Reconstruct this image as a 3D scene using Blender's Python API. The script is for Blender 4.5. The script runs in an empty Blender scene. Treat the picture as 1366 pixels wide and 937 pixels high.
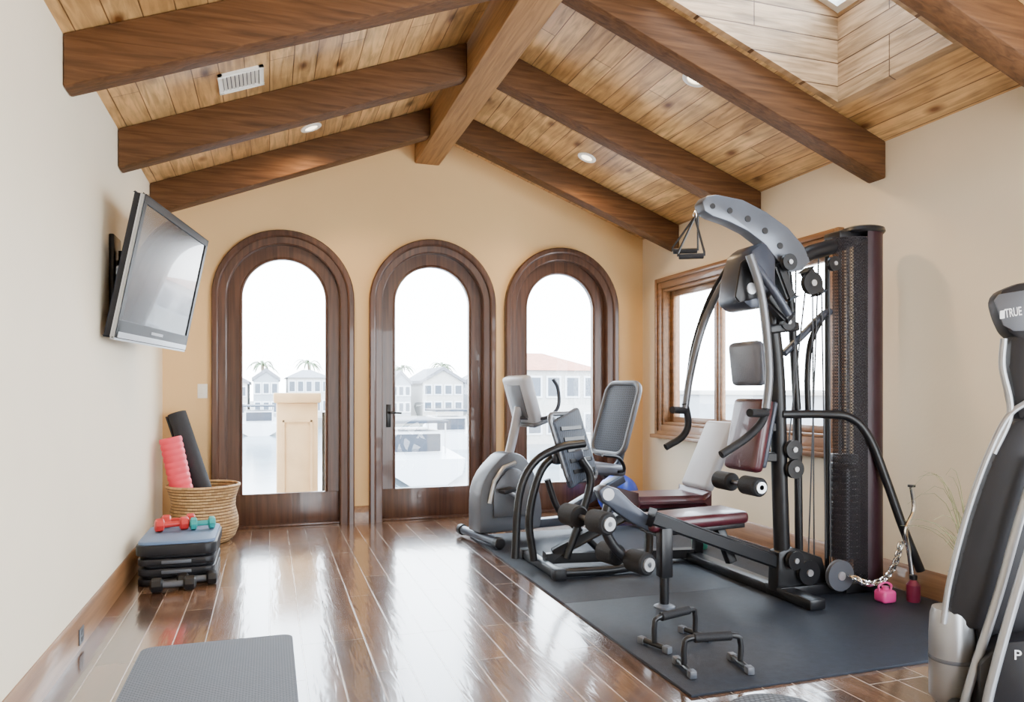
import bpy, bmesh, math, random
from mathutils import Vector, Matrix
random.seed(4)
C = bpy.context.scene.collection
V = Vector
PI = math.pi
# ------------------------------------------------------------------ camera numbers
TH = math.radians(18.1); s_, c_ = math.sin(TH), math.cos(TH); F = 989.0; H = 1.138; HY = 522.0
def W(px, py, Y=None, X=None, Z=None, D=None):
    u = (px-683)/F; v = (HY-py)/F
    dx = s_+c_*u; dy = c_-s_*u
    if D is not None: t = D
    elif Y is not None: t = Y/dy
    elif X is not None: t = X/dx
    else: t = (Z-H)/v
    return V((dx*t, dy*t, H+v*t))
XL, XR, YB, Y0 = -0.8145, 3.471, 6.5, -1.2
XM = (XL+XR)/2; SL = 0.385; ZE = 2.62
def zc(x): return ZE+SL*(x-XL) if x < XM else ZE+SL*(XR-x)

# ------------------------------------------------------------------ materials
def newmat(name):
    m = bpy.data.materials.new(name); m.use_nodes = True
    nt = m.node_tree; b = nt.nodes['Principled BSDF']
    return m, nt, b
def mul(c, k): return (min(c[0]*k,1), min(c[1]*k,1), min(c[2]*k,1), 1)
def ramp(nt, fac, c1, c2, p1=.3, p2=.7):
    r = nt.nodes.new('ShaderNodeValToRGB'); e = r.color_ramp.elements
    e[0].color = c1; e[1].color = c2; e[0].position = p1; e[1].position = p2
    nt.links.new(fac, r.inputs[0]); return r.outputs[0]
def objco(nt, scale=(1,1,1)):
    t = nt.nodes.new('ShaderNodeTexCoord'); mp = nt.nodes.new('ShaderNodeMapping')
    mp.inputs['Scale'].default_value = scale
    nt.links.new(t.outputs['Object'], mp.inputs[0]); return mp.outputs[0]
def noise(nt, co, scale, detail=3, dist=0):
    n = nt.nodes.new('ShaderNodeTexNoise'); n.inputs['Scale'].default_value = scale
    n.inputs['Detail'].default_value = detail; n.inputs['Distortion'].default_value = dist
    nt.links.new(co, n.inputs['Vector']); return n.outputs[0]
def bumpn(nt, b, h, strength, dist=.01, inv=False):
    n = nt.nodes.new('ShaderNodeBump'); n.inputs['Strength'].default_value = strength
    n.inputs['Distance'].default_value = dist; n.invert = inv
    nt.links.new(h, n.inputs['Height']); nt.links.new(n.outputs[0], b.inputs['Normal']); return n
def mat(name, col, rough=.5, metal=0, var=.08, scale=6, bump=0, bscale=80, coat=0, emit=0, spec=.5):
    m, nt, b = newmat(name); co = objco(nt)
    f = noise(nt, co, scale)
    nt.links.new(ramp(nt, f, mul(col,1-var), mul(col,1+var)), b.inputs['Base Color'])
    b.inputs['Roughness'].default_value = rough; b.inputs['Metallic'].default_value = metal
    b.inputs['Coat Weight'].default_value = coat; b.inputs['Specular IOR Level'].default_value = spec
    if bump: bumpn(nt, b, noise(nt, co, bscale, 2), bump)
    if emit:
        b.inputs['Emission Color'].default_value = mul(col,1); b.inputs['Emission Strength'].default_value = emit
    return m
def wood(name, c1, c2, sc, rough=.45, bump=.15, coat=0, dist=.25, spec=.4):
    m, nt, b = newmat(name); co = objco(nt, sc)
    f = noise(nt, co, 1.6, 7, dist)
    nt.links.new(ramp(nt, f, (*c1,1), (*c2,1), .3, .72), b.inputs['Base Color'])
    b.inputs['Roughness'].default_value = rough; b.inputs['Coat Weight'].default_value = coat
    b.inputs['Specular IOR Level'].default_value = spec
    bumpn(nt, b, f, bump, .006); return m
def planks(name, c1, c2, cm, axes, row, length, rough, bump, gap=.004, grain=(2,22,22), coat=0, knots=False, gl=.35, mott=.25, gb=.25, wavy=0):
    m, nt, b = newmat(name); L = nt.links
    t = nt.nodes.new('ShaderNodeTexCoord'); sp = nt.nodes.new('ShaderNodeSeparateXYZ'); cb = nt.nodes.new('ShaderNodeCombineXYZ')
    L.new(t.outputs['Object'], sp.inputs[0])
    L.new(sp.outputs[axes[0]], cb.inputs[0]); L.new(sp.outputs[axes[1]], cb.inputs[1])
    br = nt.nodes.new('ShaderNodeTexBrick'); L.new(cb.outputs[0], br.inputs['Vector'])
    br.inputs['Scale'].default_value = 1; br.inputs['Brick Width'].default_value = length; br.inputs['Row Height'].default_value = row
    br.inputs['Mortar Size'].default_value = gap; br.inputs['Mortar Smooth'].default_value = .3
    br.offset = .37; br.offset_frequency = 3
    br.inputs['Color1'].default_value = (*c1,1); br.inputs['Color2'].default_value = (*c2,1); br.inputs['Mortar'].default_value = (*cm,1)
    mp = nt.nodes.new('ShaderNodeMapping'); mp.inputs['Scale'].default_value = grain; L.new(cb.outputs[0], mp.inputs[0])
    g = noise(nt, mp.outputs[0], 1.5, 6, .8)
    gr = ramp(nt, g, (1-gl,1-gl*1.05,1-gl*1.15,1), (1,1,1,1), .32, .6)
    mo = ramp(nt, noise(nt, cb.outputs[0], 2.3, 4, .5), (1-mott,1-mott*1.1,1-mott*1.25,1), (1,1,1,1), .35, .62)
    out = br.outputs['Color']
    def times(a, q):
        mx = nt.nodes.new('ShaderNodeVectorMath'); mx.operation = 'MULTIPLY'; L.new(a, mx.inputs[0]); L.new(q, mx.inputs[1]); return mx.outputs[0]
    out = times(times(out, gr), mo)
    if knots:
        mp2 = nt.nodes.new('ShaderNodeMapping'); mp2.inputs['Scale'].default_value = (2.6, 5.2, 1); L.new(cb.outputs[0], mp2.inputs[0])
        vo = nt.nodes.new('ShaderNodeTexVoronoi'); vo.inputs['Scale'].default_value = 1; L.new(mp2.outputs[0], vo.inputs['Vector'])
        out = times(out, ramp(nt, vo.outputs['Distance'], (.22,.12,.06,1), (1,1,1,1), .05, .21))
    L.new(out, b.inputs['Base Color'])
    b.inputs['Roughness'].default_value = rough; b.inputs['Coat Weight'].default_value = coat
    b.inputs['Coat Roughness'].default_value = .11
    ad = nt.nodes.new('ShaderNodeMath'); ad.operation = 'MULTIPLY_ADD'; ad.inputs[1].default_value = -gb
    L.new(g, ad.inputs[0]); L.new(br.outputs['Fac'], ad.inputs[2])
    bumpn(nt, b, ad.outputs[0], bump, .006, True)
    if wavy:                      # hand-scraped surface in the varnish too
        mp3 = nt.nodes.new('ShaderNodeMapping'); mp3.inputs['Scale'].default_value = (2.2, 14, 1); L.new(cb.outputs[0], mp3.inputs[0])
        wv = noise(nt, mp3.outputs[0], 1.6, 2, .4)
        a2 = nt.nodes.new('ShaderNodeMath'); a2.operation = 'MULTIPLY_ADD'; a2.inputs[1].default_value = -.5
        L.new(br.outputs['Fac'], a2.inputs[0]); L.new(wv, a2.inputs[2])
        nb = nt.nodes.new('ShaderNodeBump'); nb.inputs['Strength'].default_value = wavy; nb.inputs['Distance'].default_value = .004
        L.new(a2.outputs[0], nb.inputs['Height']); L.new(nb.outputs[0], b.inputs['Coat Normal'])
    return m
def glassmat(name, tint=(1,1,1), refl=.08, rough=0):
    m = bpy.data.materials.new(name); m.use_nodes = True; nt = m.node_tree; nt.nodes.clear()
    o = nt.nodes.new('ShaderNodeOutputMaterial'); mx = nt.nodes.new('ShaderNodeMixShader'); tr = nt.nodes.new('ShaderNodeBsdfTransparent')
    gl = nt.nodes.new('ShaderNodeBsdfGlossy'); lw = nt.nodes.new('ShaderNodeLayerWeight'); lw.inputs[0].default_value = .1
    mm = nt.nodes.new('ShaderNodeMath'); mm.operation = 'MULTIPLY_ADD'; mm.inputs[1].default_value = .6; mm.inputs[2].default_value = refl*.4
    tr.inputs[0].default_value = (*tint,1); gl.inputs['Roughness'].default_value = rough
    L = nt.links; L.new(lw.outputs['Fresnel'], mm.inputs[0]); L.new(mm.outputs[0], mx.inputs[0]); L.new(tr.outputs[0], mx.inputs[1]); L.new(gl.outputs[0], mx.inputs[2]); L.new(mx.outputs[0], o.inputs[0])
    return m
def perfmat(name, col):
    m, nt, b = newmat(name); co = objco(nt, (110,110,110))
    ch = nt.nodes.new('ShaderNodeTexChecker'); ch.inputs['Scale'].default_value = 1; nt.links.new(co, ch.inputs[0])
    b.inputs['Base Color'].default_value = (*col,1); b.inputs['Roughness'].default_value = .5; b.inputs['Specular IOR Level'].default_value = .2
    mm = nt.nodes.new('ShaderNodeMath'); mm.operation = 'MULTIPLY_ADD'; mm.inputs[1].default_value = .5; mm.inputs[2].default_value = .3
    nt.links.new(ch.outputs['Fac'], mm.inputs[0]); nt.links.new(mm.outputs[0], b.inputs['Alpha']); return m
def ribmat(name, col, col2, sc, rough=.7, bump=.5):
    m, nt, b = newmat(name); co = objco(nt)
    ch = nt.nodes.new('ShaderNodeTexBrick'); ch.inputs['Scale'].default_value = 1
    ch.inputs['Brick Width'].default_value = sc[0]; ch.inputs['Row Height'].default_value = sc[1]; ch.inputs['Mortar Size'].default_value = min(sc)*.16
    ch.inputs['Color1'].default_value = (*col,1); ch.inputs['Color2'].default_value = mul(col,1.12); ch.inputs['Mortar'].default_value = (*col2,1)
    nt.links.new(co, ch.inputs['Vector']); nt.links.new(ch.outputs['Color'], b.inputs['Base Color'])
    b.inputs['Roughness'].default_value = rough; bumpn(nt, b, ch.outputs['Fac'], bump, .004, True); return m
def wicker(name):
    m, nt, b = newmat(name)
    t = nt.nodes.new('ShaderNodeTexCoord'); sp = nt.nodes.new('ShaderNodeSeparateXYZ'); nt.links.new(t.outputs['Object'], sp.inputs[0])
    an = nt.nodes.new('ShaderNodeMath'); an.operation = 'ARCTAN2'; nt.links.new(sp.outputs[1], an.inputs[0]); nt.links.new(sp.outputs[0], an.inputs[1])
    cb = nt.nodes.new('ShaderNodeCombineXYZ'); nt.links.new(an.outputs[0], cb.inputs[0]); nt.links.new(sp.outputs[2], cb.inputs[1])
    br = nt.nodes.new('ShaderNodeTexBrick'); br.inputs['Scale'].default_value = 1; br.inputs['Brick Width'].default_value = .16; br.inputs['Row Height'].default_value = .022
    br.inputs['Mortar Size'].default_value = .004; br.inputs['Mortar Smooth'].default_value = .8
    br.inputs['Color1'].default_value = (.60,.39,.18,1); br.inputs['Color2'].default_value = (.40,.23,.09,1); br.inputs['Mortar'].default_value = (.10,.05,.02,1)
    nt.links.new(cb.outputs[0], br.inputs['Vector']); nt.links.new(br.outputs['Color'], b.inputs['Base Color'])
    b.inputs['Roughness'].default_value = .6; bumpn(nt, b, br.outputs['Fac'], .9, .01, True); return m

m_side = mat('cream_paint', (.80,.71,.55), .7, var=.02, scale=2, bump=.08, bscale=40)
m_right = mat('cream_paint_shaded', (.70,.59,.43), .7, var=.02, scale=2, bump=.08, bscale=40)  # same side paint, darkened so the right wall's shade sits in the colour
m_back = mat('cream_paint_warm_lit', (.76,.51,.24), .75, var=.02, scale=2, bump=.08, bscale=40)  # warm lamp light on the back wall is mixed into this paint colour
m_floor = planks('walnut_floor', (.25,.135,.078), (.085,.043,.025), (.52,.44,.38), (1,0), .138, 1.15, .22, .45, gap=.0032, coat=1.0, gl=.5, mott=.3, gb=.2, wavy=.35)  # pale gap colour paints in the sky glint along the board bevels
m_ceil = planks('pine_ceiling', (.84,.53,.235), (.64,.36,.14), (.26,.13,.05), (1,0), .128, 2.6, .34, .8, gap=.003, knots=True, gl=.5, mott=.4, gb=.6)
m_shaft = planks('pale_pine_shaft', (.60,.39,.22), (.46,.29,.15), (.16,.08,.035), (1,2), .13, 3, .5, .8, gl=.55, mott=.3, gb=.6)
m_shaftx = planks('pale_pine_shaft_side', (.60,.39,.22), (.46,.29,.15), (.16,.08,.035), (0,2), .13, 3, .5, .8, gl=.55, mott=.3, gb=.6)
m_beam = wood('dark_beam_wood', (.060,.026,.010), (.135,.060,.023), (1.6,26,26), .6, .45, dist=.8, spec=.2)
m_ridge = wood('ridge_beam_wood', (.20,.098,.036), (.40,.21,.082), (26,1.4,26), .55, .4, dist=.8, spec=.25)
m_door = wood('walnut_door', (.046,.021,.014), (.108,.050,.031), (26,26,1.2), .34, .1, .2)
m_trimw = wood('stained_window_wood', (.14,.068,.029), (.26,.13,.056), (24,1.5,24), .4, .1, .2)
m_base = wood('stained_baseboard', (.17,.082,.036), (.29,.15,.068), (24,1.2,24), .4, .1, .2)
m_glass = glassmat('clear_glass')
m_white = mat('white_plastic', (.85,.83,.78), .4, var=.02)
m_black = mat('black_powder_coat', (.008,.008,.010), .35, var=.2, bump=.05, bscale=200, spec=.35)
m_blackp = mat('black_plastic', (.010,.010,.013), .45, var=.15, spec=.3)
m_foam = mat('black_foam', (.007,.007,.009), .65, var=.2, bump=.2, bscale=150, spec=.3)
m_roll = mat('charcoal_mat_foam', (.026,.028,.034), .7, var=.2, bump=.2, bscale=150, spec=.3)
m_gun = mat('slate_grey_paint', (.045,.052,.072), .35, .3, var=.1, spec=.4)
m_boom = mat('silver_grey_plate', (.125,.14,.17), .35, .4, var=.1, spec=.4)
m_arm = mat('graphite_paint', (.12,.125,.14), .3, .5, var=.08)
m_steel = mat('silver_paint', (.48,.49,.51), .3, .6, var=.05)
m_silv = mat('grey_silver_paint', (.34,.35,.37), .32, .6, var=.05)
m_lgrey = mat('light_grey_plastic', (.33,.345,.39), .4, var=.05)
m_mgrey = mat('mid_grey_plastic', (.075,.082,.10), .4, var=.08)
m_chrome = mat('chrome', (.80,.81,.83), .12, 1, var=.03)
m_rod = mat('dull_steel_rod', (.25,.25,.27), .3, .9, var=.03)
m_maroon = mat('maroon_vinyl', (.055,.008,.014), .35, var=.15, bump=.1, bscale=120, coat=.2)
m_shroud = mat('dark_burgundy_shroud', (.022,.006,.011), .38, var=.2, bump=.1, bscale=300, spec=.3)
m_padg = mat('grey_vinyl', (.10,.105,.13), .4, var=.08, bump=.1, bscale=120)
m_perf = perfmat('perforated_screen', (.015,.012,.015))
m_rubber = mat('black_rubber_mat', (.014,.018,.028), .55, var=.2, scale=30, bump=.25, bscale=300, spec=.3)
m_yoga = ribmat('grey_ribbed_mat', (.125,.155,.205), (.05,.062,.085), (.022,.011))
m_disc = ribmat('grey_studded_rubber', (.12,.14,.165), (.045,.052,.065), (.02,.02))
m_mesh = ribmat('dark_seat_mesh', (.05,.066,.10), (.016,.02,.03), (.012,.012))
m_red = mat('pinkish_red_foam', (.78,.05,.09), .5, var=.08)
m_redd = mat('red_vinyl', (.50,.025,.025), .4, var=.08)
m_teal = mat('teal_vinyl', (.02,.30,.30), .4, var=.08)
m_step = mat('blue_grey_step_top', (.11,.18,.32), .55, var=.08, bump=.3, bscale=160)
m_blue = mat('blue_ball', (.02,.06,.50), .35, var=.05)
m_pink = mat('pink_plastic', (.62,.05,.24), .3, var=.05)
m_wine = mat('dark_red_plastic', (.15,.015,.04), .3, var=.05)
m_wick = wicker('wicker_weave')
m_screen = mat('tv_screen', (.035,.037,.04), .22, var=.05, coat=.5)
m_straw = mat('pale_green_grass', (.24,.24,.11), .7, var=.25, scale=20)
m_pot = mat('brown_ceramic', (.14,.07,.04), .3, var=.2)
m_green = mat('green_plastic', (.05,.30,.22), .4)
m_glow = mat('lamp_glow', (1,.86,.62), .5, var=.01, emit=5)
m_cable = mat('steel_cable', (.03,.03,.034), .4, .3)
# outside
m_stucco = mat('tan_stucco', (.56,.38,.21), .8, bump=.2, bscale=30)
m_tile = mat('terrace_tile', (.45,.39,.32), .6)
m_water = mat('harbour_water', (.10,.15,.19), .15, var=.25, scale=.6, bump=.4, bscale=1.2)
m_hwall = mat('pale_house_wall', (.50,.48,.45), .8)
m_hgrey = mat('grey_house_wall', (.32,.34,.37), .8)
m_hroof = mat('grey_roof', (.20,.20,.22), .8, var=.2)
m_rroof = mat('terracotta_roof', (.46,.18,.11), .8, var=.2, scale=3)
m_hwin = mat('dark_window_glass', (.07,.09,.12), .2)
m_boat = mat('white_gelcoat', (.70,.72,.75), .25, var=.02)
m_boatd = mat('dark_boat_canvas', (.03,.04,.06), .5)
m_palm = mat('palm_green', (.13,.18,.10), .7, var=.2)
m_trunk = mat('palm_trunk', (.20,.16,.12), .8, var=.2)
m_land = mat('far_bank', (.26,.25,.22), .9, var=.2, scale=.3)

# ------------------------------------------------------------------ mesh builder
ORIG = {}
class MB:
    def __init__(s): s.bm = bmesh.new()
    def _merge(s, tb):
        m = bpy.data.meshes.new('t'); tb.to_mesh(m); s.bm.from_mesh(m); bpy.data.meshes.remove(m); tb.free(); return s
    def obox(s, c, hx, hy, hz, bevel=0, seg=2):
        tb = bmesh.new(); bmesh.ops.create_cube(tb, size=2)
        M = Matrix((hx, hy, hz)).transposed()
        for v in tb.verts: v.co = M @ v.co + V(c)
        if bevel: bmesh.ops.bevel(tb, geom=tb.edges[:], offset=bevel, segments=seg, affect='EDGES', clamp_overlap=True, profile=.5)
        return s._merge(tb)
    def box(s, x0, x1, y0, y1, z0, z1, bevel=0, seg=2):
        return s.obox(((x0+x1)/2,(y0+y1)/2,(z0+z1)/2), V(((x1-x0)/2,0,0)), V((0,(y1-y0)/2,0)), V((0,0,(z1-z0)/2)), bevel, seg)
    def pad(s, p0, p1, wd, width, thick, bevel=0, seg=3):
        p0, p1 = V(p0), V(p1); a = (p1-p0); an = a.normalized(); w = V(wd); w = (w-an*w.dot(an)).normalized(); n = an.cross(w)
        return s.obox((p0+p1)/2, w*width/2, n*thick/2, a/2, bevel, seg)
    def prism(s, pts, vec, bevel=0, center=True):
        tb = bmesh.new(); vec = V(vec); off = -vec/2 if center else V((0,0,0))
        a = [tb.verts.new(V(p)+off) for p in pts]; b = [tb.verts.new(V(p)+off+vec) for p in pts]; n = len(a)
        tb.faces.new(a); tb.faces.new(b[::-1])
        for i in range(n): tb.faces.new((a[i], b[i], b[(i+1)%n], a[(i+1)%n]))
        bmesh.ops.recalc_face_normals(tb, faces=tb.faces[:])
        if bevel: bmesh.ops.bevel(tb, geom=tb.edges[:], offset=bevel, segments=2, affect='EDGES', clamp_overlap=True, profile=.5)
        return s._merge(tb)
    def tube(s, pts, r, seg=12, closed=False, flat=1.0):
        pts = [V(p) for p in pts]; n = len(pts); bm = s.bm
        rs = r if isinstance(r,(list,tuple)) else [r]*n
        rings = []; nrm = None
        for i, p in enumerate(pts):
            if closed: t = (pts[(i+1)%n]-pts[i-1]).normalized()
            else: t = (pts[min(i+1,n-1)]-pts[max(i-1,0)]).normalized()
            if nrm is None:
                nrm = t.cross(V((0,0,1)));
                if nrm.length < .05: nrm = t.cross(V((0,1,0)))
                nrm.normalize()
            else: nrm = (nrm-t*nrm.dot(t)).normalized()
            b = t.cross(nrm)
            rings.append([bm.verts.new(p+(nrm*math.cos(2*PI*k/seg)+b*math.sin(2*PI*k/seg)*flat)*rs[i]) for k in range(seg)])
        m = n if closed else n-1
        for i in range(m):
            A, B = rings[i], rings[(i+1)%n]
            for k in range(seg): bm.faces.new((A[k], A[(k+1)%seg], B[(k+1)%seg], B[k]))
        if not closed: bm.faces.new(rings[0][::-1]); bm.faces.new(rings[-1])
        return s
    def cyl(s, p0, p1, r, seg=20, bev=0):
        p0, p1 = V(p0), V(p1)
        if bev:
            d = (p1-p0).normalized()*bev
            return s.tube([p0, p0+d*.02, p0+d, p1-d, p1-d*.02, p1], [r-bev, r-bev*.9, r, r, r-bev*.9, r-bev], seg)
        return s.tube([p0,p1], r, seg)
    def lathe(s, prof, loc=(0,0,0), rot=None, seg=32, cap=True):
        bm = s.bm; R = rot or Matrix.Identity(3); rings = []
        for r, z in prof: rings.append([bm.verts.new(R @ V((r*math.cos(2*PI*k/seg), r*math.sin(2*PI*k/seg), z))+V(loc)) for k in range(seg)])
        for i in range(len(rings)-1):
            A, B = rings[i], rings[i+1]
            for k in range(seg): bm.faces.new((A[k], A[(k+1)%seg], B[(k+1)%seg], B[k]))
        if cap: bm.faces.new(rings[0][::-1]); bm.faces.new(rings[-1])
        return s
    def ball(s, loc, r, sc=(1,1,1), seg=24):
        tb = bmesh.new(); bmesh.ops.create_uvsphere(tb, u_segments=seg, v_segments=seg//2, radius=r)
        for v in tb.verts: v.co = V((v.co.x*sc[0], v.co.y*sc[1], v.co.z*sc[2]))+V(loc)
        return s._merge(tb)
    def strip(s, pts, z0, z1, th):
        # a thin vertical curved panel along the ground-plan points
        bm = s.bm; n = len(pts); L = []
        for i, p in enumerate(pts):
            t = V(pts[min(i+1,n-1)])-V(pts[max(i-1,0)]); q = V((-t.y, t.x)).normalized()*th
            L.append([bm.verts.new((p[0], p[1], z0)), bm.verts.new((p[0], p[1], z1)), bm.verts.new((p[0]+q.x, p[1]+q.y, z1)), bm.verts.new((p[0]+q.x, p[1]+q.y, z0))])
        for A, B in zip(L, L[1:]):
            for k in range(4): bm.faces.new((A[k], A[(k+1)%4], B[(k+1)%4], B[k]))
        bm.faces.new(L[0]); bm.faces.new(L[-1][::-1]); return s
    def build(s, name, m, parent=None, local=False, origin=None, recalc=True, ang=35):
        bm = s.bm
        if recalc: bmesh.ops.recalc_face_normals(bm, faces=bm.faces[:])
        me = bpy.data.meshes.new(name); o = bpy.data.objects.new(name, me); C.objects.link(o)
        if parent is not None:
            Mx = ORIG[parent.name]
            if not local: bm.transform(Mx.inverted())
            o.parent = parent; ORIG[o.name] = Mx
        else:
            if origin is None:
                xs = [v.co.x for v in bm.verts]; ys = [v.co.y for v in bm.verts]; zs = [v.co.z for v in bm.verts]
                origin = ((min(xs)+max(xs))/2, (min(ys)+max(ys))/2, min(zs))
            origin = V(origin); bm.transform(Matrix.Translation(-origin)); o.location = origin
            ORIG[o.name] = Matrix.Translation(origin)
        bm.to_mesh(me); bm.free(); me.materials.append(m)
        for p in me.polygons: p.use_smooth = True
        me.set_sharp_from_angle(angle=math.radians(ang))
        return o
def crv(pts, n=8):
    pts = [V(p) for p in pts]; P = [pts[0]*2-pts[1]]+pts+[pts[-1]*2-pts[-2]]; out = []
    for i in range(1, len(P)-2):
        for k in range(n):
            t = k/n; a, b, c, d = P[i-1], P[i], P[i+1], P[i+2]
            out.append(.5*((2*b)+(c-a)*t+(2*a-5*b+4*c-d)*t*t+(3*b-a-3*c+d)*t**3))
    out.append(pts[-1]); return out
def thing(name, label, cat, loc, rotz=0, group=None, kind=None):
    o = bpy.data.objects.new(name, None); C.objects.link(o); o.location = loc; o.rotation_euler = (0,0,rotz)
    o.empty_display_size = .1
    ORIG[o.name] = Matrix.Translation(V(loc)) @ Matrix.Rotation(rotz, 4, 'Z')
    if kind: o['kind'] = kind
    else: o['label'] = label; o['category'] = cat
    if group: o['group'] = group
    return o
def tag(o, label, cat, group=None):
    o['label'] = label; o['category'] = cat
    if group: o['group'] = group
    return o
def struct(o): o['kind'] = 'structure'; return o
Z0 = (0,0,0)

# ------------------------------------------------------------------ room shell
struct(MB().box(XL-.15, XR+.15, Y0-.15, YB+.15, -.12, 0).build('floor', m_floor, origin=Z0))
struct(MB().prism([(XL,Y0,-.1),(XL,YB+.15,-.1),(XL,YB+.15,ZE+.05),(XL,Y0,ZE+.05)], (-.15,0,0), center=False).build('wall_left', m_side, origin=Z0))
WY0, WY1, WZ0, WZ1 = 3.92, 6.08, .83, 2.08
SY_0, SY_1, SZ0, SZ1 = -1.0, 2.1, .25, 2.38      # wide unseen opening beside the camera, added to light the left wall
r = MB()
r.box(XR, XR+.15, Y0, SY_0, -.1, ZE+.05); r.box(XR, XR+.15, SY_1, WY0, -.1, ZE+.05); r.box(XR, XR+.15, WY1, YB+.15, -.1, ZE+.05)
r.box(XR, XR+.15, WY0, WY1, -.1, WZ0); r.box(XR, XR+.15, WY0, WY1, WZ1, ZE+.05)
r.box(XR, XR+.15, SY_0, SY_1, -.1, SZ0); r.box(XR, XR+.15, SY_0, SY_1, SZ1, ZE+.05)
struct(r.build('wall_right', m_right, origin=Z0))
# wall behind the camera with a wide opening added to let in fill light
ox0, ox1, oz1 = 1.35, 2.95, 2.3
r = MB()
for x0, x1, z0 in ((XL,XM,-.1),(XM,ox0,-.1),(ox0,ox1,oz1),(ox1,XR,-.1)):
    r.prism([(x0,Y0-.15,z0),(x1,Y0-.15,z0),(x1,Y0-.15,zc(x1)+.03),(x0,Y0-.15,zc(x0)+.03)], (0,.15,0), center=False)
struct(r.build('wall_front', m_side, origin=Z0))
DC = [.12, 1.388, 2.62]; RH = .468; SPR = 1.913
bk = MB(); x = XL
def col(x0, x1, zl0, zl1):
    bk.prism([(x0,YB,zl0),(x1,YB,zl1),(x1,YB,zc(x1)+.03),(x0,YB,zc(x0)+.03)], (0,.15,0), center=False)
for c in DC:
    if x < XM < c-RH: col(x, XM, -.1, -.1); x = XM
    col(x, c-RH, -.1, -.1)
    N = 28; xs = [c-RH*math.cos(PI*i/N) for i in range(N+1)]
    if c-RH < XM < c+RH: xs = sorted(xs+[XM])
    for i in range(len(xs)-1):
        f = lambda q: SPR+math.sqrt(max(0, RH*RH-(q-c)**2))
        col(xs[i], xs[i+1], f(xs[i]), f(xs[i+1]))
    x = c+RH
col(x, XR, -.1, -.1)
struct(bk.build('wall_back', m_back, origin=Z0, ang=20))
# ceiling with skylight hole
SX0, SX1, SY0, SY1 = 1.92, 3.07, 2.66, 3.43
ce = MB()
def slab(x0, x1, y0, y1):
    ce.prism([(x0,y0,zc(x0)),(x1,y0,zc(x1)),(x1,y0,zc(x1)+.06),(x0,y0,zc(x0)+.06)], (0,y1-y0,0), center=False)
slab(XL-.15, XM-1e-4, Y0-.15, YB+.15)
slab(XM+1e-4, SX0, Y0-.15, YB+.15); slab(SX1, XR+.15, Y0-.15, YB+.15); slab(SX0, SX1, Y0-.15, SY0); slab(SX0, SX1, SY1, YB+.15)
struct(ce.build('ceiling', m_ceil, origin=Z0))
sk = thing('window_2', None, None, (2.5, 3.05, zc(2.5)), kind='structure')
def zs(x, h): return zc(x)+h
SH = .5; st = .03; ins = .012
def quadprism(mb, y0, y1, x0, x1, lo=-.003, hi=SH):
    mb.prism([(x0,y0,zs(x0,lo)),(x1,y0,zs(x1,lo)),(x1,y0,zs(x1,hi)),(x0,y0,zs(x0,hi))], (0,y1-y0,0), center=False)
a = MB(); quadprism(a, SY1-ins, SY1+st, SX0-st, SX1+st); quadprism(a, SY0-st, SY0+ins, SX0-st, SX1+st); a.build('shaft_lining', m_shaftx, sk)
a = MB(); quadprism(a, SY0, SY1, SX1-ins, SX1+st); quadprism(a, SY0, SY1, SX0-st, SX0+ins); a.build('shaft_lining', m_shaft, sk)
a = MB()
for (x0,x1,y0,y1) in ((SX0-.02,SX1+.02,SY0-.02,SY0+.05),(SX0-.02,SX1+.02,SY1-.05,SY1+.02),(SX0,SX0+.05,SY0,SY1),(SX1-.05,SX1,SY0,SY1)): quadprism(a, y0, y1, x0, x1, SH, SH+.05)
a.build('window_frame', m_white, sk)
a = MB(); quadprism(a, SY0, SY1, SX0, SX1, SH+.02, SH+.026); a.build('glass_pane', m_glass, sk)

# ------------------------------------------------------------------ arched doors
def arch(c, R, zb, n=28):
    out = [((c-R, zb), (-1,0))]
    for i in range(n+1):
        t = PI-PI*i/n; out.append(((c+R*math.cos(t), SPR+R*math.sin(t)), (math.cos(t), math.sin(t))))
    out.append(((c+R, zb), (1,0))); return out
def sweep(mb, path, prof, y):
    bm = mb.bm; rings = []
    for (px, pz), (nx, nz) in path: rings.append([bm.verts.new((px+nx*a, y-b, pz+nz*a)) for a, b in prof])
    k = len(prof)
    for i in range(len(rings)-1):
        for j in range(k): bm.faces.new((rings[i][j], rings[i][(j+1)%k], rings[i+1][(j+1)%k], rings[i+1][j]))
    bm.faces.new(rings[0]); bm.faces.new(rings[-1][::-1]); return mb
for i, c in enumerate(DC):
    d = thing('door_%d'%(i+1), None, None, (c, YB, 0), kind='structure')
    prof = [(0,-.002),(0,.026),(.008,.032),(.058,.034),(.066,.050),(.076,.056),(.106,.056),(.116,.046),(.116,-.002)]
    sweep(MB(), arch(c, .454, .0), prof, YB).build('casing', m_door, d, ang=25)
    sweep(MB(), arch(c, .452, .0), [(0,-.14),(0,0),(.014,0),(.014,-.14)], YB).build('jamb', m_door, d)
    sweep(MB(), arch(c, .334, .277), [(0,-.085),(0,-.038),(.012,-.032),(.022,-.038),(.118,-.038),(.118,-.085)], YB).box(c-.452, c+.452, YB+.038, YB+.085, .02, .277, .004).build('door_panel', m_door, d, ang=25)
    a = MB(); pts = [(p[0], YB+.06, p[1]) for p, n in arch(c, .337, .275)]
    a.prism(pts, (0,.006,0)); a.build('glass_pane', m_glass, d)
    a = MB().box(c-.46, c+.46, YB-.005, YB+.14, 0, .022, .003); a.build('threshold', m_door, d)
    if i == 1:
        a = MB().box(c-.415, c-.375, YB+.028, YB+.038, .82, 1.02, .003); h = a.build('handle_plate', m_black, d)
        MB().tube([(c-.395,YB+.03,.95),(c-.395,YB-.02,.95),(c-.385,YB-.028,.95),(c-.29,YB-.028,.945)], .009, 10).build('handle', m_black, h)
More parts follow.
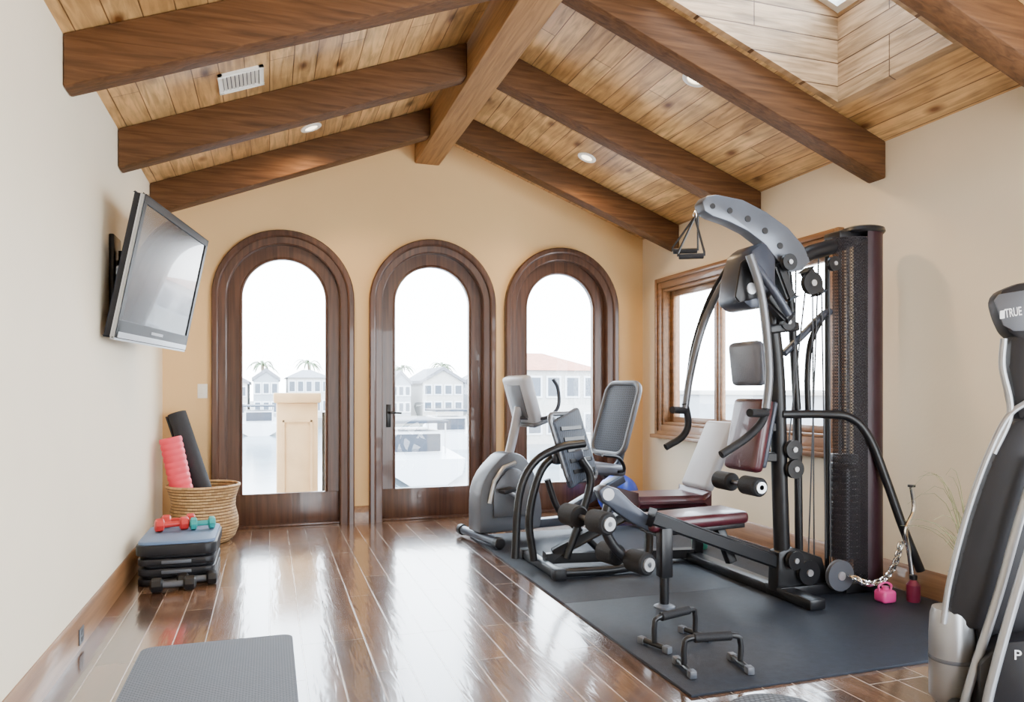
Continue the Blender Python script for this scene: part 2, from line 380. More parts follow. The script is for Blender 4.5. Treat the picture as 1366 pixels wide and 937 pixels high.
# baseboards
def bb(mb, p0, p1, n):
    p0, p1, n = V(p0), V(p1), V(n)
    prof = [(0,0),(.022,0),(.022,.10),(.014,.115),(.014,.132),(.006,.145),(0,.145)]
    mb.prism([p0+n*a+V((0,0,z)) for a, z in prof], p1-p0, center=False)
a = MB(); bb(a, (XL,Y0,0), (XL,YB,0), (1,0,0)); struct(a.build('baseboard_left', m_base, origin=Z0))
a = MB(); bb(a, (XR,Y0,0), (XR,YB,0), (-1,0,0)); struct(a.build('baseboard_right', m_base, origin=Z0))
a = MB(); xs = [XL]+[q for c in DC for q in (c-.571, c+.571)]+[XR]
for k in range(0, len(xs), 2): bb(a, (xs[k],YB,0), (xs[k+1],YB,0), (0,-1,0))
struct(a.build('baseboard_back', m_base, origin=Z0))
# window
w = thing('window_1', None, None, (XR, 5.0, .75), kind='structure')
a = MB()
def fr(mb, x0, x1, y0, y1, z0, z1, t, bev=.006):
    mb.box(x0,x1,y0,y0+t,z0,z1,bev); mb.box(x0,x1,y1-t,y1,z0,z1,bev); mb.box(x0,x1,y0+t,y1-t,z0,z0+t,bev); mb.box(x0,x1,y0+t,y1-t,z1-t,z1,bev)
fr(a, XR-.035, XR, WY0-.10, WY1+.10, WZ0-.10, WZ1+.10, .10); fr(a, XR-.05, XR-.03, WY0-.10, WY1+.10, WZ0-.10, WZ1+.10, .04); a.build('casing', m_trimw, w)
a = MB(); fr(a, XR-.02, XR+.15, WY0, WY1, WZ0, WZ1, .025); a.build('jamb', m_trimw, w)
MB().box(XR-.085, XR+.0, WY0-.13, WY1+.13, WZ0-.125, WZ0-.09, .008).build('window_sill', m_trimw, w)
yy = [WY0+.025, 4.62, 5.30, WY1-.025]
for k in range(3):
    a = MB(); fr(a, XR+.05, XR+.095, yy[k]+.002, yy[k+1]-.002, WZ0+.025, WZ1-.025, .05, .005); f = a.build('sash', m_trimw, w)
    MB().box(XR+.07, XR+.075, yy[k]+.05, yy[k+1]-.05, WZ0+.07, WZ1-.07).build('glass_pane', m_glass, f)
w = thing('added_side_opening', None, None, (XR, .45, .2), kind='structure')  # frame of the added light opening, out of view
a = MB(); fr(a, XR-.03, XR+.16, SY_0-.06, SY_1+.06, SZ0-.06, SZ1+.06, .08); a.build('window_frame', m_trimw, w)
# beams
RB = .11
rb = MB().box(XM-RB, XM+RB, Y0, YB-.001, 3.15, zc(XM)-.005, .012).build('ceiling_beam', m_ridge)
tag(rb, 'lighter brown ridge beam running along the peak of the vaulted ceiling', 'beam')
for y in (3.55, 4.72, 5.88, 2.38):
    for side in ('left', 'right'):
        if y == 2.38 and side == 'left': continue
        x0, x1 = (XL+.002, XM-RB-.001) if side == 'left' else (XM+RB+.001, XR-.002)
        a = MB().prism([(x0,y,zc(x0)-.225),(x1,y,zc(x1)-.225),(x1,y,zc(x1)-.002),(x0,y,zc(x0)-.002)], (0,.135,0), .012)
        o = a.build('ceiling_beam', m_beam)
        ex = {3.55: ' beside the skylight' if side == 'right' else ' nearest the camera', 4.72:' second back from the arched doors', 5.88:' closest to the arched doors', 2.38:' cut by the top right corner, in front of skylight'}[y]
        tag(o, 'dark stained rafter on the %s slope%s' % (side, ex), 'beam', 'rafters of the vaulted ceiling')
# recessed lamps and vent
def slopeframe(x, y):
    sgn = 1 if x < XM else -1
    ex = V((1,0,SL*sgn)).normalized(); n = V((SL*sgn,0,-1)).normalized()
    return V((x,y,zc(x))), ex, V((0,1,0)), n
for (x, y, lb) in ((.284,5.54,'round recessed ceiling lamp on the left slope'), (2.428,5.486,'round recessed lamp on the right slope, nearer the doors'), (2.433,3.90,'round recessed lamp on the right slope, next to the rafter by the skylight')):
    p, ex, ey, n = slopeframe(x, y)
    t = thing('ceiling_light', lb, 'light', p, group='recessed ceiling lamps')
    R = Matrix((ex, ey, n)).transposed()
    MB().lathe([(.046,0),(.046,.008),(.058,.011),(.076,.007),(.078,0)], p, R, 32, cap=False).build('trim_ring', m_white, t)
    MB().lathe([(.0005,.003),(.042,.003),(.047,.001)], p, R, 24, cap=False).build('lamp_lens', m_glow, t)
    l = bpy.data.lights.new('recessed_bulb', 'SPOT'); l.energy = 95; l.color = (1,.70,.38); l.spot_size = 2.6; l.spot_blend = .8; l.shadow_soft_size = .05
    lo = bpy.data.objects.new('recessed_bulb', l); C.objects.link(lo); lo.location = p+n*.03
p, ex, ey, n = slopeframe(-.153, 4.384)
t = thing('ceiling_vent', 'white slatted air vent set in the left slope of the wooden ceiling', 'vent', p)
a = MB(); h = .125
for (cx, cy, hx, hy) in ((-h+.012,0,.012,h),(h-.012,0,.012,h),(0,-h+.012,h,.012),(0,h-.012,h,.012)): a.obox(p+ex*cx+ey*cy+n*.006, ex*hx, ey*hy, n*.006, .003)
a.build('frame', m_white, t)
MB().obox(p+n*.002, ex*.115, ey*.115, n*.001).build('backing', m_mgrey, t)
for k in range(9):
    MB().obox(p+ex*(-.088+.022*k)+n*.007, (ex+n*.5)*.007, ey*.105, n*.0015).build('slat', m_white, t)
# switch and outlet
t = thing('light_switch', 'small cream switch plate on the back wall left of the arched doors', 'switch', (-.518,YB,1.08))
MB().box(-.555,-.481,YB-.007,YB,1.08,1.196,.003).build('plate', m_white, t); MB().box(-.53,-.506,YB-.012,YB-.006,1.115,1.165,.002).build('rocker', m_white, t)
t = thing('wall_outlet', 'dark outlet set in the left baseboard near the grey floor mat', 'outlet', (XL+.022,3.7,.02))
MB().box(XL+.0222,XL+.028,3.66,3.74,.025,.095,.002).build('plate', m_mgrey, t)
for z in (.045,.075): MB().box(XL+.028,XL+.030,3.685,3.715,z-.010,z+.010,.001).build('socket', m_black, t)

# ------------------------------------------------------------------ floor mats
tag(MB().box(1.485,3.40,2.405,3.6495,0,.012,.002).build('rubber_mat', m_rubber), 'black rubber floor mat under push-up bars, nearer the camera', 'mat', 'rubber floor mats')
tag(MB().box(1.485,3.40,3.6505,5.60,0,.012,.002).build('rubber_mat', m_rubber), 'black rubber floor mat under the leg press, farther from the camera', 'mat', 'rubber floor mats')
def rrect(x0,x1,y0,y1,r,n=6):
    out = []
    for cx, cy, a0 in ((x1-r,y1-r,0),(x0+r,y1-r,90),(x0+r,y0+r,180),(x1-r,y0+r,270)):
        for k in range(n+1):
            t = math.radians(a0+90*k/n); out.append(V((cx+r*math.cos(t), cy+r*math.sin(t), 0)))
    return out
tag(MB().prism(rrect(-.532,.10,1.75,3.6,.05), (0,0,.009), center=False).build('exercise_mat', m_yoga), 'grey ribbed exercise mat unrolled on the wood floor at lower left', 'mat')
tag(MB().lathe([(.16,0),(.178,.012),(.18,.022),(.165,.032),(.12,.036),(.0005,.035)], (1.665,2.135,0), seg=48).build('balance_disc', m_disc), 'round grey textured balance disc cut off by bottom edge of photo', 'balance disc')

# ------------------------------------------------------------------ television
R0 = V((.175,.985,0)).normalized(); N0 = V((.985,-.175,0)).normalized()
tilt = math.radians(11.5); UP = V((0,0,1))*math.cos(tilt)+N0*math.sin(tilt); NN = N0*math.cos(tilt)-V((0,0,1))*math.sin(tilt)
tc = V((-.575,4.75,1.775))
t = thing('television', 'flat black television on swivel arm, tilted down from the left wall', 'television', (XL,4.62,1.4))
hw, hh = .595, .37
MB().obox(tc-NN*.022, R0*hw, UP*hh, NN*.02, .008).build('back_case', m_blackp, t)
a = MB()
for (cx,cy,hx,hy) in ((-hw+.018,0,.018,hh),(hw-.018,0,.018,hh),(0,hh-.018,hw,.018),(0,-hh+.045,hw,.045)): a.obox(tc+R0*cx+UP*cy+NN*.004, R0*hx, UP*hy, NN*.008, .003)
bz = a.build('bezel', m_blackp, t)
a = MB()
for (cx,cy,hx,hy) in ((0,-hh-.006,hw,.006),(-hw-.003,0,.003,hh)): a.obox(tc+R0*cx+UP*cy-NN*.002, R0*hx, UP*hy, NN*.010, .002)
a.obox(tc-UP*(hh-.016)+NN*.013, R0*hw*.97, UP*.014, NN*.003, .001)
a.build('silver_edge', m_steel, t)['label'] = 'silver bottom edge'
MB().obox(tc-UP*(hh-.058)+NN*.0125, R0*.10, UP*.008, NN*.001).build('sensor_window', m_lgrey, t)
MB().obox(tc+UP*.027+NN*.003, R0*(hw-.036), UP*(hh-.063), NN*.003).build('screen', m_screen, t)
br = tc-NN*.045
MB().box(XL, XL+.025, 4.42, 4.62, 1.52, 1.98, .006).build('wall_plate', m_black, t)
MB().obox(br, R0*.16, UP*.14, NN*.008, .004).build('mount_plate', m_black, t)
for z in (1.66, 1.84):
    MB().tube([(XL+.02,4.52,z),(XL+.05,4.56,z),(br.x-.01,br.y-.02,z)], .016, 10).build('swivel_arm', m_black, t)
MB().ball((XL+.05,4.50,1.75),.03).cyl((XL+.05,4.50,1.60),(XL+.05,4.50,1.90),.018).build('pivot', m_black, t)

# ------------------------------------------------------------------ left corner
BC = V((-.475,6.06,0))
t = thing('wicker_basket', 'brown wicker basket with narrow waist holding rolled mats in the corner', 'basket', BC)
prof = [(.0005,.0),(.18,.0),(.225,.04),(.250,.11),(.248,.18),(.226,.27),(.230,.33),(.252,.40),(.258,.425),(.244,.425),(.218,.33),(.215,.27),(.235,.18),(.237,.11),(.21,.045),(.0005,.018)]
MB().lathe(prof, BC, seg=48, cap=False).build('body', m_wick, t)
MB().tube([BC+V((.252*math.cos(q*PI/20), .252*math.sin(q*PI/20), .425)) for q in range(40)], .013, 8, True).build('rim', m_wick, t)
def roll(p0, p1, r, turns=4, th=.012):
    p0, p1 = V(p0), V(p1); d = p1-p0; a = d.normalized(); e = a.cross(V((0,1,0))).normalized(); f = a.cross(e)
    n = 26*turns; o, i_ = [], []
    for k in range(n+1):
        ang = 2*PI*k/26; rr = r-(turns-k/26)*(r/turns)*.92
        o.append((e*math.cos(ang)+f*math.sin(ang))*(rr+th/2)); i_.append((e*math.cos(ang)+f*math.sin(ang))*max(rr-th/2,.002))
    mb = MB(); bm = mb.bm
    g = [[bm.verts.new(q+b) for q in L] for b in (p0,p1) for L in (o,i_)]
    for k in range(n):
        for A, B in ((g[0],g[2]),(g[1],g[3]),(g[0],g[1]),(g[2],g[3])): bm.faces.new((A[k],A[k+1],B[k+1],B[k]))
    for k in (0,n): bm.faces.new((g[0][k],g[1][k],g[3][k],g[2][k]))
    return mb
tag(roll((-.39,6.13,.05), W(235,552,Y=6.3), .076).build('rolled_mat', m_roll), 'black rolled exercise mat leaning out of the wicker basket', 'rolled mat')
p0 = V((-.555,6.01,.07)); p1 = W(227,584,Y=6.02); ax = (p1-p0).normalized(); ex = ax.cross(V((0,1,0))).normalized(); Rm = Matrix((ex, ax.cross(ex), ax)).transposed(); Ln = (p1-p0).length
t = thing('foam_roller', 'bright red ridged foam roller standing up in the wicker basket', 'foam roller', p0)
pr = [(.03,0)]
nr = 16
for k in range(nr):
    z = Ln*k/nr; pr += [(.075,z+.002),(.080,z+Ln/nr*.35),(.080,z+Ln/nr*.7),(.075,z+Ln/nr*.98)]
pr += [(.03,Ln)]
MB().lathe(pr, p0, Rm, 28, cap=False).build('ridged_sleeve', m_red, t)
MB().lathe([(.031,0.004),(.031,Ln-.004)], p0, Rm, 20).build('core', m_blackp, t)
# step stack
sx0, sx1, sy0, sy1 = -.745,-.30,4.74,5.34
for k in range(3):
    z = k*.058
    t = thing('step_riser', ['black plastic step riser at the bottom of the stack','black plastic step riser in the middle of the stack','black plastic step riser just under the blue-grey platform'][k], 'step riser', (-.52,5.04,z), group='risers under the step platform')
    a = MB().prism([V((p.x,p.y,z)) for p in rrect(sx0+.01,sx1-.01,sy0+.01,sy1-.01,.06)], (0,0,.04), .008, center=False); a.build('body', m_blackp, t)
    a = MB().prism([V((p.x,p.y,z+.04)) for p in rrect(sx0+.04,sx1-.04,sy0+.04,sy1-.04,.05)], (0,0,.018), .004, center=False); a.build('raised_lip', m_blackp, t)
    MB().box(-.60,-.44,sy0+.006,sy0+.012,z+.010,z+.030,.002).build('grip_recess', m_mgrey, t)
t = thing('step_platform', 'blue-grey topped aerobic step on black risers by the left wall', 'aerobic step', (-.52,5.04,.174))
MB().prism([V((p.x,p.y,.174)) for p in rrect(sx0,sx1,sy0,sy1,.07)], (0,0,.065), .014, center=False).build('body', m_blackp, t)
MB().prism([V((p.x,p.y,.236)) for p in rrect(sx0+.012,sx1-.012,sy0+.012,sy1-.012,.06)], (0,0,.022), .007, center=False).build('tread', m_step, t)['label'] = 'blue-grey tread'
def dumbbell(loc, ang, L, r, m, mh, label, group=None):
    t = thing('dumbbell', label, 'dumbbell', loc, ang, group)
    MB().cyl((-L*.3,0,r),(L*.3,0,r), r*.42, 16).build('handle', mh, t, local=True)
    for sgn in (-1,1):
        MB().lathe([(r*.7,0),(r*.98,L*.04),(r,L*.1),(r,L*.2),(r*.95,L*.24),(r*.6,L*.28)], (sgn*L*.22,0,r), Matrix.Rotation(sgn*PI/2,3,'Y'), 8).build('head', m, t, local=True)
dumbbell((-.585,5.10,.258), .25, .20, .042, m_redd, m_redd, 'red dumbbell lying on the step, nearer the wall', 'red dumbbells on the step')
dumbbell((-.56,5.23,.258), .1, .20, .042, m_redd, m_redd, 'red dumbbell lying on the step, behind the other red one', 'red dumbbells on the step')
dumbbell((-.405,5.10,.258), .15, .15, .040, m_teal, m_teal, 'teal dumbbell lying on the blue-grey step')
dumbbell((-.52,4.60,0), .05, .24, .042, m_black, m_mgrey, 'black dumbbell on the floor, foremost before the step stack', 'black dumbbells on the floor')
dumbbell((-.40,4.69,0), .05, .22, .042, m_black, m_mgrey, 'black dumbbell on the floor, tucked against the step stack', 'black dumbbells on the floor')

# ------------------------------------------------------------------ recumbent bike
t = thing('exercise_bike', 'grey recumbent exercise bike with reclined mesh seat before the arched doors', 'exercise bike', (1.53,5.35,.012), math.atan2(.202,.979))
B = lambda mb, n, m, p=t: mb.build(n, m, p, local=True)
sh = [(-.085,.08),(-.08,.36),(-.03,.50),(.06,.60),(.15,.66),(.27,.64),(.36,.54),(.42,.38),(.45,.2),(.43,.08)]
shp = crv([V((x,0,z)) for x,z in sh], 4)
S = B(MB().prism(shp, (0,.20,0), .025), 'shroud', m_mgrey)
a = MB()
for sg in (-1,1): a.prism([V((.19+(p.x-.19)*.62, sg*.107, .36+(p.z-.36)*.62)) for p in shp], (0,.014,0), .005)
B(a, 'side_cover', m_arm, S)
B(MB().tube([V((-.02,-.122,.30)),V((.02,-.122,.46)),V((.1,-.122,.56)),V((.2,-.122,.59))], .016, 8), 'side_stripe', m_steel, S)
B(MB().box(-.02,1.42,-.04,.04,.06,.13,.012), 'base_rail', m_gun)
for x in (-.04, 1.38):
    B(MB().tube([(x,-.28,.045),(x,.28,.045)], .032, 12), 'stabilizer', m_gun)
    for sg in (-1,1): B(MB().cyl((x,sg*.27,.043),(x,sg*.33,.043), .042, 16, .008), 'foot_cap', m_blackp)
B(MB().tube(crv([(.20,0,.60),(.25,0,.78),(.30,0,1.0)],5), .035, 14), 'console_mast', m_lgrey)
cm = V((.33,0,1.06)); ct = math.radians(17); u = V((-math.sin(ct),0,math.cos(ct))); nf = V((math.cos(ct),0,math.sin(ct)))
K = B(MB().obox(cm, V((0,.17,0)), u*.19, nf*.045, .03, 3), 'console', m_lgrey)
B(MB().obox(cm+nf*.046+u*.02, V((0,.12,0)), u*.10, nf*.004, .003), 'display', m_screen, K)
B(MB().obox(cm-nf*.046, V((0,.10,0)), u*.13, nf*.006, .004), 'rear_cover', m_mgrey, K)
B(MB().obox(cm-u*.19+nf*.04, V((0,.18,0)), u*.015, nf*.10, .01), 'bottle_tray', m_mgrey)
for sg in (-1,1):
    B(MB().tube(crv([(.30,sg*.03,.92),(.42,sg*.18,.92),(.52,sg*.21,1.0),(.53,sg*.2,1.14),(.49,sg*.19,1.22)],6), .014, 10), 'handlebar', m_gun)
    cr = MB().tube([(.22,sg*.10,.33),(.22,sg*.135,.33),(.22+sg*.14,sg*.15,.33-sg*.07)], .014, 10); CR = B(cr, 'crank', m_steel)
    B(MB().obox((.22+sg*.14,sg*.21,.33-sg*.07), V((.05,0,.01)), V((0,.05,0)), V((-.003,0,.014)), .006), 'pedal', m_blackp, CR)
B(MB().pad((.72,0,.16),(1.3,0,.40),(0,1,0),.09,.07,.012), 'seat_rail', m_gun)
B(MB().obox((1.0,0,.50), V((.19,0,-.02)), V((0,.21,0)), V((.004,0,.045)), .03, 3), 'seat', m_padg)
sb0, sb1 = V((1.14,0,.61)), V((1.33,0,1.19))
an = (sb1-sb0).normalized(); nn = V((-an.z,0,an.x))
ring = []
for (yy_, zz_) in [(p.x,p.y) for p in rrect(-.215,.215,0,(sb1-sb0).length,.09)]: ring.append(sb0+an*zz_+V((0,yy_,0)))
SB = B(MB().tube(ring, .024, 10, True), 'seat_back_frame', m_mgrey)
B(MB().prism(ring, nn*.02, .004), 'back_panel', m_mesh, SB)
B(MB().tube(crv([(1.1,0,.42),(1.28,0,.55),(1.30,0,.85)],5), .028, 10), 'seat_back_post', m_gun)
for sg in (-1,1): B(MB().tube(crv([(1.1,sg*.12,.47),(1.1,sg*.28,.50),(1.04,sg*.29,.60),(.88,sg*.29,.63)],5), .014, 10), 'side_grip', m_black)

tag(MB().ball((3.02,6.13,.19),.19,seg=40).build('exercise_ball', m_blue), 'blue exercise ball mostly hidden behind the bike seat', 'ball')

# ------------------------------------------------------------------ multi gym
GY = 3.42; MZ = .0125
G = lambda px, py, dy=0: W(px, py, Y=GY+dy)
YV = V((0,1,0))
g = thing('multi_gym', 'large black and grey multi-station home gym with weight tower and leg press', 'gym machine', (2.6,GY,MZ))
P = lambda mb, n, m, p=None: mb.build(n, m, p or g)
# tower
TX, TY = 3.215, 3.40
cir = lambda d, r_: (TX+r_*math.cos(math.radians(d)), TY+r_*math.sin(math.radians(d)))
P(MB().strip([cir(d,.105) for d in range(-118,75,8)], .07, 2.03, .008), 'tower_shroud', m_shroud)
P(MB().strip([(3.005,3.40),(3.03,3.365),(3.06,3.342),(3.10,3.322),(3.14,3.312),cir(-118,.105)], .10, 2.0, .002), 'mesh_screen', m_perf)
P(MB().lathe([(.02,0),(.112,0),(.120,.012),(.115,.03),(.09,.04),(.02,.042)], (TX,TY,2.03), seg=28), 'tower_cap', m_black)
P(MB().box(3.03,3.33,3.32,3.52,MZ,.07,.012), 'tower_base', m_black)
for k in range(15):
    z = .19+k*.036
    P(MB().box(3.05,3.175,3.37,3.50,z,z+.033,.004), 'weight_plate', m_black)
P(MB().box(3.055,3.17,3.375,3.49,.732,.78,.008), 'stack_head', m_mgrey)
P(MB().box(3.075,3.095,3.3675,3.3695,.20,.70), 'weight_label', m_lgrey)
for dx in (3.085,3.14): P(MB().cyl((dx,3.43,.06),(dx,3.43,2.0),.009,12), 'guide_rod', m_rod)
P(MB().box(3.03,3.24,3.37,3.50,1.99,2.04,.01), 'tower_head', m_black)
P(MB().cyl((3.02,3.46,.06),(3.02,3.46,2.0),.013,12), 'tower_post', m_black)
# main frame
P(MB().tube(crv([V((2.69,GY,.06)), G(1040,640), G(1036,500), G(1026,410), G(1015,345)],6), .044, 14), 'main_upright', m_black)
P(MB().tube([G(1066,748,.02), G(1064,560,.02), G(1056,420,.02), G(1050,360,.02)], .022, 12), 'rear_upright', m_black)
P(MB().tube(crv([G(1058,352), G(1080,338), G(1108,330), V((TX-.08,GY,2.0))],6), .044, 14), 'top_arm', m_black)
boom = [(931,272),(937,264),(950,262),(985,269),(1016,285),(1045,306),(1066,331),(1074,350),(1064,362),(1044,364),(1031,350),(1014,328),(992,311),(966,298),(945,291),(934,284)]
bo = P(MB().prism([G(x,y) for x,y in boom], (0,.09,0), .010), 'boom', m_boom)
for x, y, rr in ((951,275,.015),(974,281,.016),(998,292,.018),(1021,308,.018),(1041,328,.018)):
    q = G(x,y,-.049)
    P(MB().cyl(q, q+V((0,.006,0)), rr, 18), 'adjustment_hole', m_black, bo)
q = G(1056,348,-.048); P(MB().cyl(q, q+V((0,.006,0)), .02, 18), 'pivot_cap', m_steel, bo)
# press bracket
br_ = [(985,338),(1003,326),(1018,348),(1018,385),(1012,412),(985,416),(972,405),(976,370)]
pb = P(MB().prism([G(x,y) for x,y in br_], (0,.24,0), .03), 'press_carriage', m_gun)
P(MB().prism([G(x,y,-.12) for x,y in [(988,350),(1004,338),(1012,355),(1010,398),(986,404),(980,396)]], (0,.02,0), .006), 'carriage_plate', m_black, pb)
q = G(1003,385,-.135); P(MB().cyl(q,q+V((0,.03,0)),.03), 'pivot_cap', m_steel, pb)
P(MB().tube(crv([G(1000,340,-.19),G(1014,385,-.20),G(1022,440,-.2),G(1026,500,-.2),G(1022,545,-.2)],6), .022, 12), 'press_arm', m_arm)
P(MB().tube(crv([G(1000,345,-.16),G(1030,385,-.2),G(1052,420,-.2)],6), .022, 12), 'press_link', m_gun)
P(MB().pad(G(1020,395,-.12), G(1050,425,-.12), YV, .06, .06, .012), 'link_block', m_black)
P(MB().pad(G(1022,440,-.03), G(1062,436,-.03), YV, .07, .05, .012), 'link_block', m_black)
P(MB().pad(G(1034,352,-.02), G(1052,400,-.02), YV, .08, .06, .012), 'link_block', m_black)
P(MB().tube(crv([G(1022,545,-.2),G(1015,565,-.2),G(995,585,-.2),G(962,607,-.2)],6), .021, 12), 'press_grip', m_foam)
P(MB().tube(crv([G(1022,552,-.2),G(1000,551,-.25)],3), .021, 12), 'press_grip', m_foam)
P(MB().tube(crv([G(985,348,.2),G(958,390,.28),G(936,440,.3),G(921,500,.3),G(914,545,.3)],6), .021, 12), 'press_arm', m_arm)
P(MB().tube(crv([G(914,538,.3),G(918,565,.3),G(910,583,.3),G(888,597,.3)],6), .02, 12), 'press_grip', m_foam)
P(MB().tube(crv([G(914,548,.3),G(897,547,.25)],3), .02, 12), 'press_grip', m_foam)
P(MB().tube(crv([G(972,352,.33),G(945,400,.4),G(925,460,.42),G(917,510,.42)],6), .012, 10), 'cable_guard', m_black)
# back pads
P(MB().pad(G(1000,515,-.02), G(994,456,-.02), YV, .26, .065, .03), 'head_pad', m_padg)
bp = P(MB().pad(G(990,628,-.02), G(1006,532,-.02), YV, .28, .075, .03), 'back_pad', m_maroon)
P(MB().pad(G(999,622,-.02), G(1015,536,-.02), YV, .27, .03, .012), 'pad_shell', m_gun, bp)
for py in (490, 570, 610): P(MB().pad(G(1004,py), G(1036,py), YV, .05, .05, .006), 'pad_bracket', m_black)
# seat bench + sloping rail + front post
P(MB().pad(V((1.87,GY+.12,.435)), V((2.47,GY+.12,.455)), YV, .27, .07, .03), 'seat_pad', m_maroon)
P(MB().pad(V((1.92,GY+.12,.39)), V((2.46,GY+.12,.41)), YV, .20, .03, .006), 'seat_plate', m_black)
P(MB().pad(G(868,690), G(1042,752), YV, .06, .075, .01), 'seat_rail', m_black)
P(MB().pad(V((2.40,GY+.06,.20)), V((2.34,GY+.1,.40)), YV, .05, .05, .006), 'seat_strut', m_black)
fx = 1.952
P(MB().cyl((fx,GY,MZ),(fx,GY,.20),.024,18), 'post_tube', m_black)
P(MB().box(fx-.034,fx+.034,GY-.034,GY+.034,.17,.43,.010), 'front_post', m_black)
P(MB().lathe([(.055,0),(.055,.008),(.035,.016),(.03,.02)], (fx,GY,MZ), seg=24), 'foot_plate', m_mgrey)
# leg developer
gp = [(842,672),(858,684),(882,694),(896,702),(892,714),(862,708),(838,696),(818,682),(800,668),(794,654),(804,646),(822,652)]
P(MB().prism([G(x,y,.06) for x,y in gp], (0,.07,0), .012), 'leg_lever', m_gun)
P(MB().tube(crv([G(812,672,.06),G(806,700,.06),G(816,725,.06),G(836,748,.06)],6), .026, 12), 'lever_arm', m_black)
q = G(812,660,.02); P(MB().cyl(q,q+V((0,.02,0)),.032), 'pivot_cap', m_steel)
def roller(p, L=.34, r=.058, d=YV):
    d = V(d).normalized(); p = V(p)
    o = P(MB().cyl(p-d*.20, p+d*.20, .014, 12), 'roller_bar', m_rod)
    for sg in (-1,1): 
        P(MB().cyl(p+d*sg*.05, p+d*sg*.19, r, 24, .01), 'foam_roller', m_foam, o)
        P(MB().cyl(p+d*sg*.19, p+d*sg*.20, r*.6, 20), 'end_cap', m_steel, o)
dd = V((.22,-1,0))
roller(G(782,692,.10), d=dd); roller(G(833,744,.10), d=dd)
roller(G(985,645,-.02), r=.05)
# rear right arms
P(MB().tube(crv([G(1042,553,-.03),G(1100,553,-.05),G(1135,558,-.08),G(1160,585,-.12),G(1182,640,-.17),G(1205,705,-.22),G(1228,762,-.26)],6), .024, 14), 'dip_arm', m_black)
P(MB().tube(crv([G(1046,472),G(1072,446),G(1098,420),G(1108,416)],5), .020, 12), 'pulley_arm', m_gun)
P(MB().tube(crv([G(1100,418),G(1082,455),G(1077,500),G(1078,548)],5), .017, 12), 'cable_arm', m_black)
for x0, y0, x1, y1 in ((1084,395,1086,750),(1096,390,1102,745),(1106,345,1108,755),(1062,345,1058,590),(1064,640,1070,760),(1118,345,1124,600),(1074,390,1052,590),(1092,345,1078,750)):
    P(MB().cyl(G(x0,y0,-.03), G(x1,y1,-.03), .0042, 8), 'cable', m_cable)
def pulley(px, py, r, dy=-.06, m=m_black):
    q = G(px,py,dy)
    o = P(MB().lathe([(.008,-.014),(r,-.014),(r*1.0,-.010),(r*.86,-.003),(r*.86,.003),(r,.010),(r,.014),(.008,.014)], q, Matrix.Rotation(PI/2,3,'X'), 28), 'pulley', m)
    P(MB().cyl(q-V((0,.022,0)), q+V((0,.022,0)), r*.28, 14), 'pulley_bolt', m_steel, o)
pulley(1083,378,.062); pulley(1058,600,.052); pulley(1060,626,.052); pulley(1078,764,.068); pulley(1120,768,.085,-.1,m_mgrey); pulley(1050,430,.045); pulley(1052,350,.045,-.09); pulley(1112,352,.04); pulley(1060,748,.05,-.07)
P(MB().pad(G(1060,596,-.03), G(1060,632,-.03), YV, .07, .03, .005), 'pulley_block', m_black)
P(MB().pad(G(1075,360,-.03), G(1092,392,-.03), YV, .07, .05, .008), 'pulley_block', m_black)
# base
P(MB().box(2.62,3.06,GY-.07,GY+.07,MZ,.075,.012), 'base_rail', m_black)
P(MB().box(2.62,2.72,GY-.30,GY+1.0,MZ,.07,.012), 'base_rail', m_black)
P(MB().prism([G(1030,790),G(1032,735),G(1050,728),G(1090,742),G(1098,775),G(1098,790)], (0,.09,0), .012), 'pulley_housing', m_black)
for x in (1062,1078,1092): 
    q = G(x,786,-.06); P(MB().cyl(q,q+V((0,.03,0)),.014,14), 'bolt', m_chrome)
# leg press
LYc = 4.42
Lp = lambda px, py, dy=0: W(px, py, Y=LYc+dy)
P(MB().pad(V((2.16,4.30,.44)), V((2.68,4.30,.43)), YV, .34, .075, .03), 'press_seat', m_maroon)
P(MB().pad(V((2.69,4.30,.49)), V((2.90,4.30,.93)), YV, .32, .07, .03), 'press_back_pad', m_lgrey)
P(MB().pad(V((2.2,4.30,.385)), V((2.75,4.30,.385)), YV, .08, .06, .01), 'press_rail', m_black)
P(MB().pad(V((2.70,4.30,.06)), V((2.72,4.30,.42)), YV, .06, .06, .01), 'press_post', m_black)
P(MB().pad(V((1.66,LYc,.075)), V((2.70,4.32,.06)), YV, .06, .06, .01), 'press_base', m_black)
P(MB().pad(V((1.64,LYc-.32,.045)), V((1.64,LYc+.32,.045)), (1,0,0), .06, .055, .012), 'press_foot', m_black)
P(MB().tube(crv([V((1.66,4.14,.045)),V((2.05,4.13,.045)),V((2.25,4.16,.10)),V((2.32,4.28,.37))],6), .028, 12), 'press_brace', m_black)
P(MB().pad(V((1.72,LYc,.10)), V((2.22,4.30,.37)), YV, .06, .06, .01), 'press_brace', m_black)
for dy in (-.3,.3): P(MB().box(1.60,1.68,LYc+dy-.04,LYc+dy+.04,MZ,.08,.012), 'foot_cap', m_blackp)
for dy in (-.16,.16):
    P(MB().tube(crv([Lp(780,592,dy),Lp(745,598,dy),Lp(712,618,dy),Lp(693,660,dy),Lp(687,745,dy)],6), .025, 12), 'press_frame', m_black)
P(MB().tube(crv([Lp(752,600),Lp(722,628),Lp(706,690),Lp(712,748)],6), .026, 12), 'press_lever', m_black)
P(MB().tube(crv([Lp(775,612,-.05),Lp(788,640,-.05),Lp(775,690,-.05),Lp(755,745,-.05)],6), .026, 12), 'press_strut', m_black)
P(MB().tube(crv([Lp(730,640,.05),Lp(745,680,.05),Lp(775,710,.05),Lp(800,735,.05)],6), .022, 12), 'press_strut', m_black)
wa = V((.80,.60,0)).normalized()
f0, f1 = Lp(778,640), Lp(752,553)
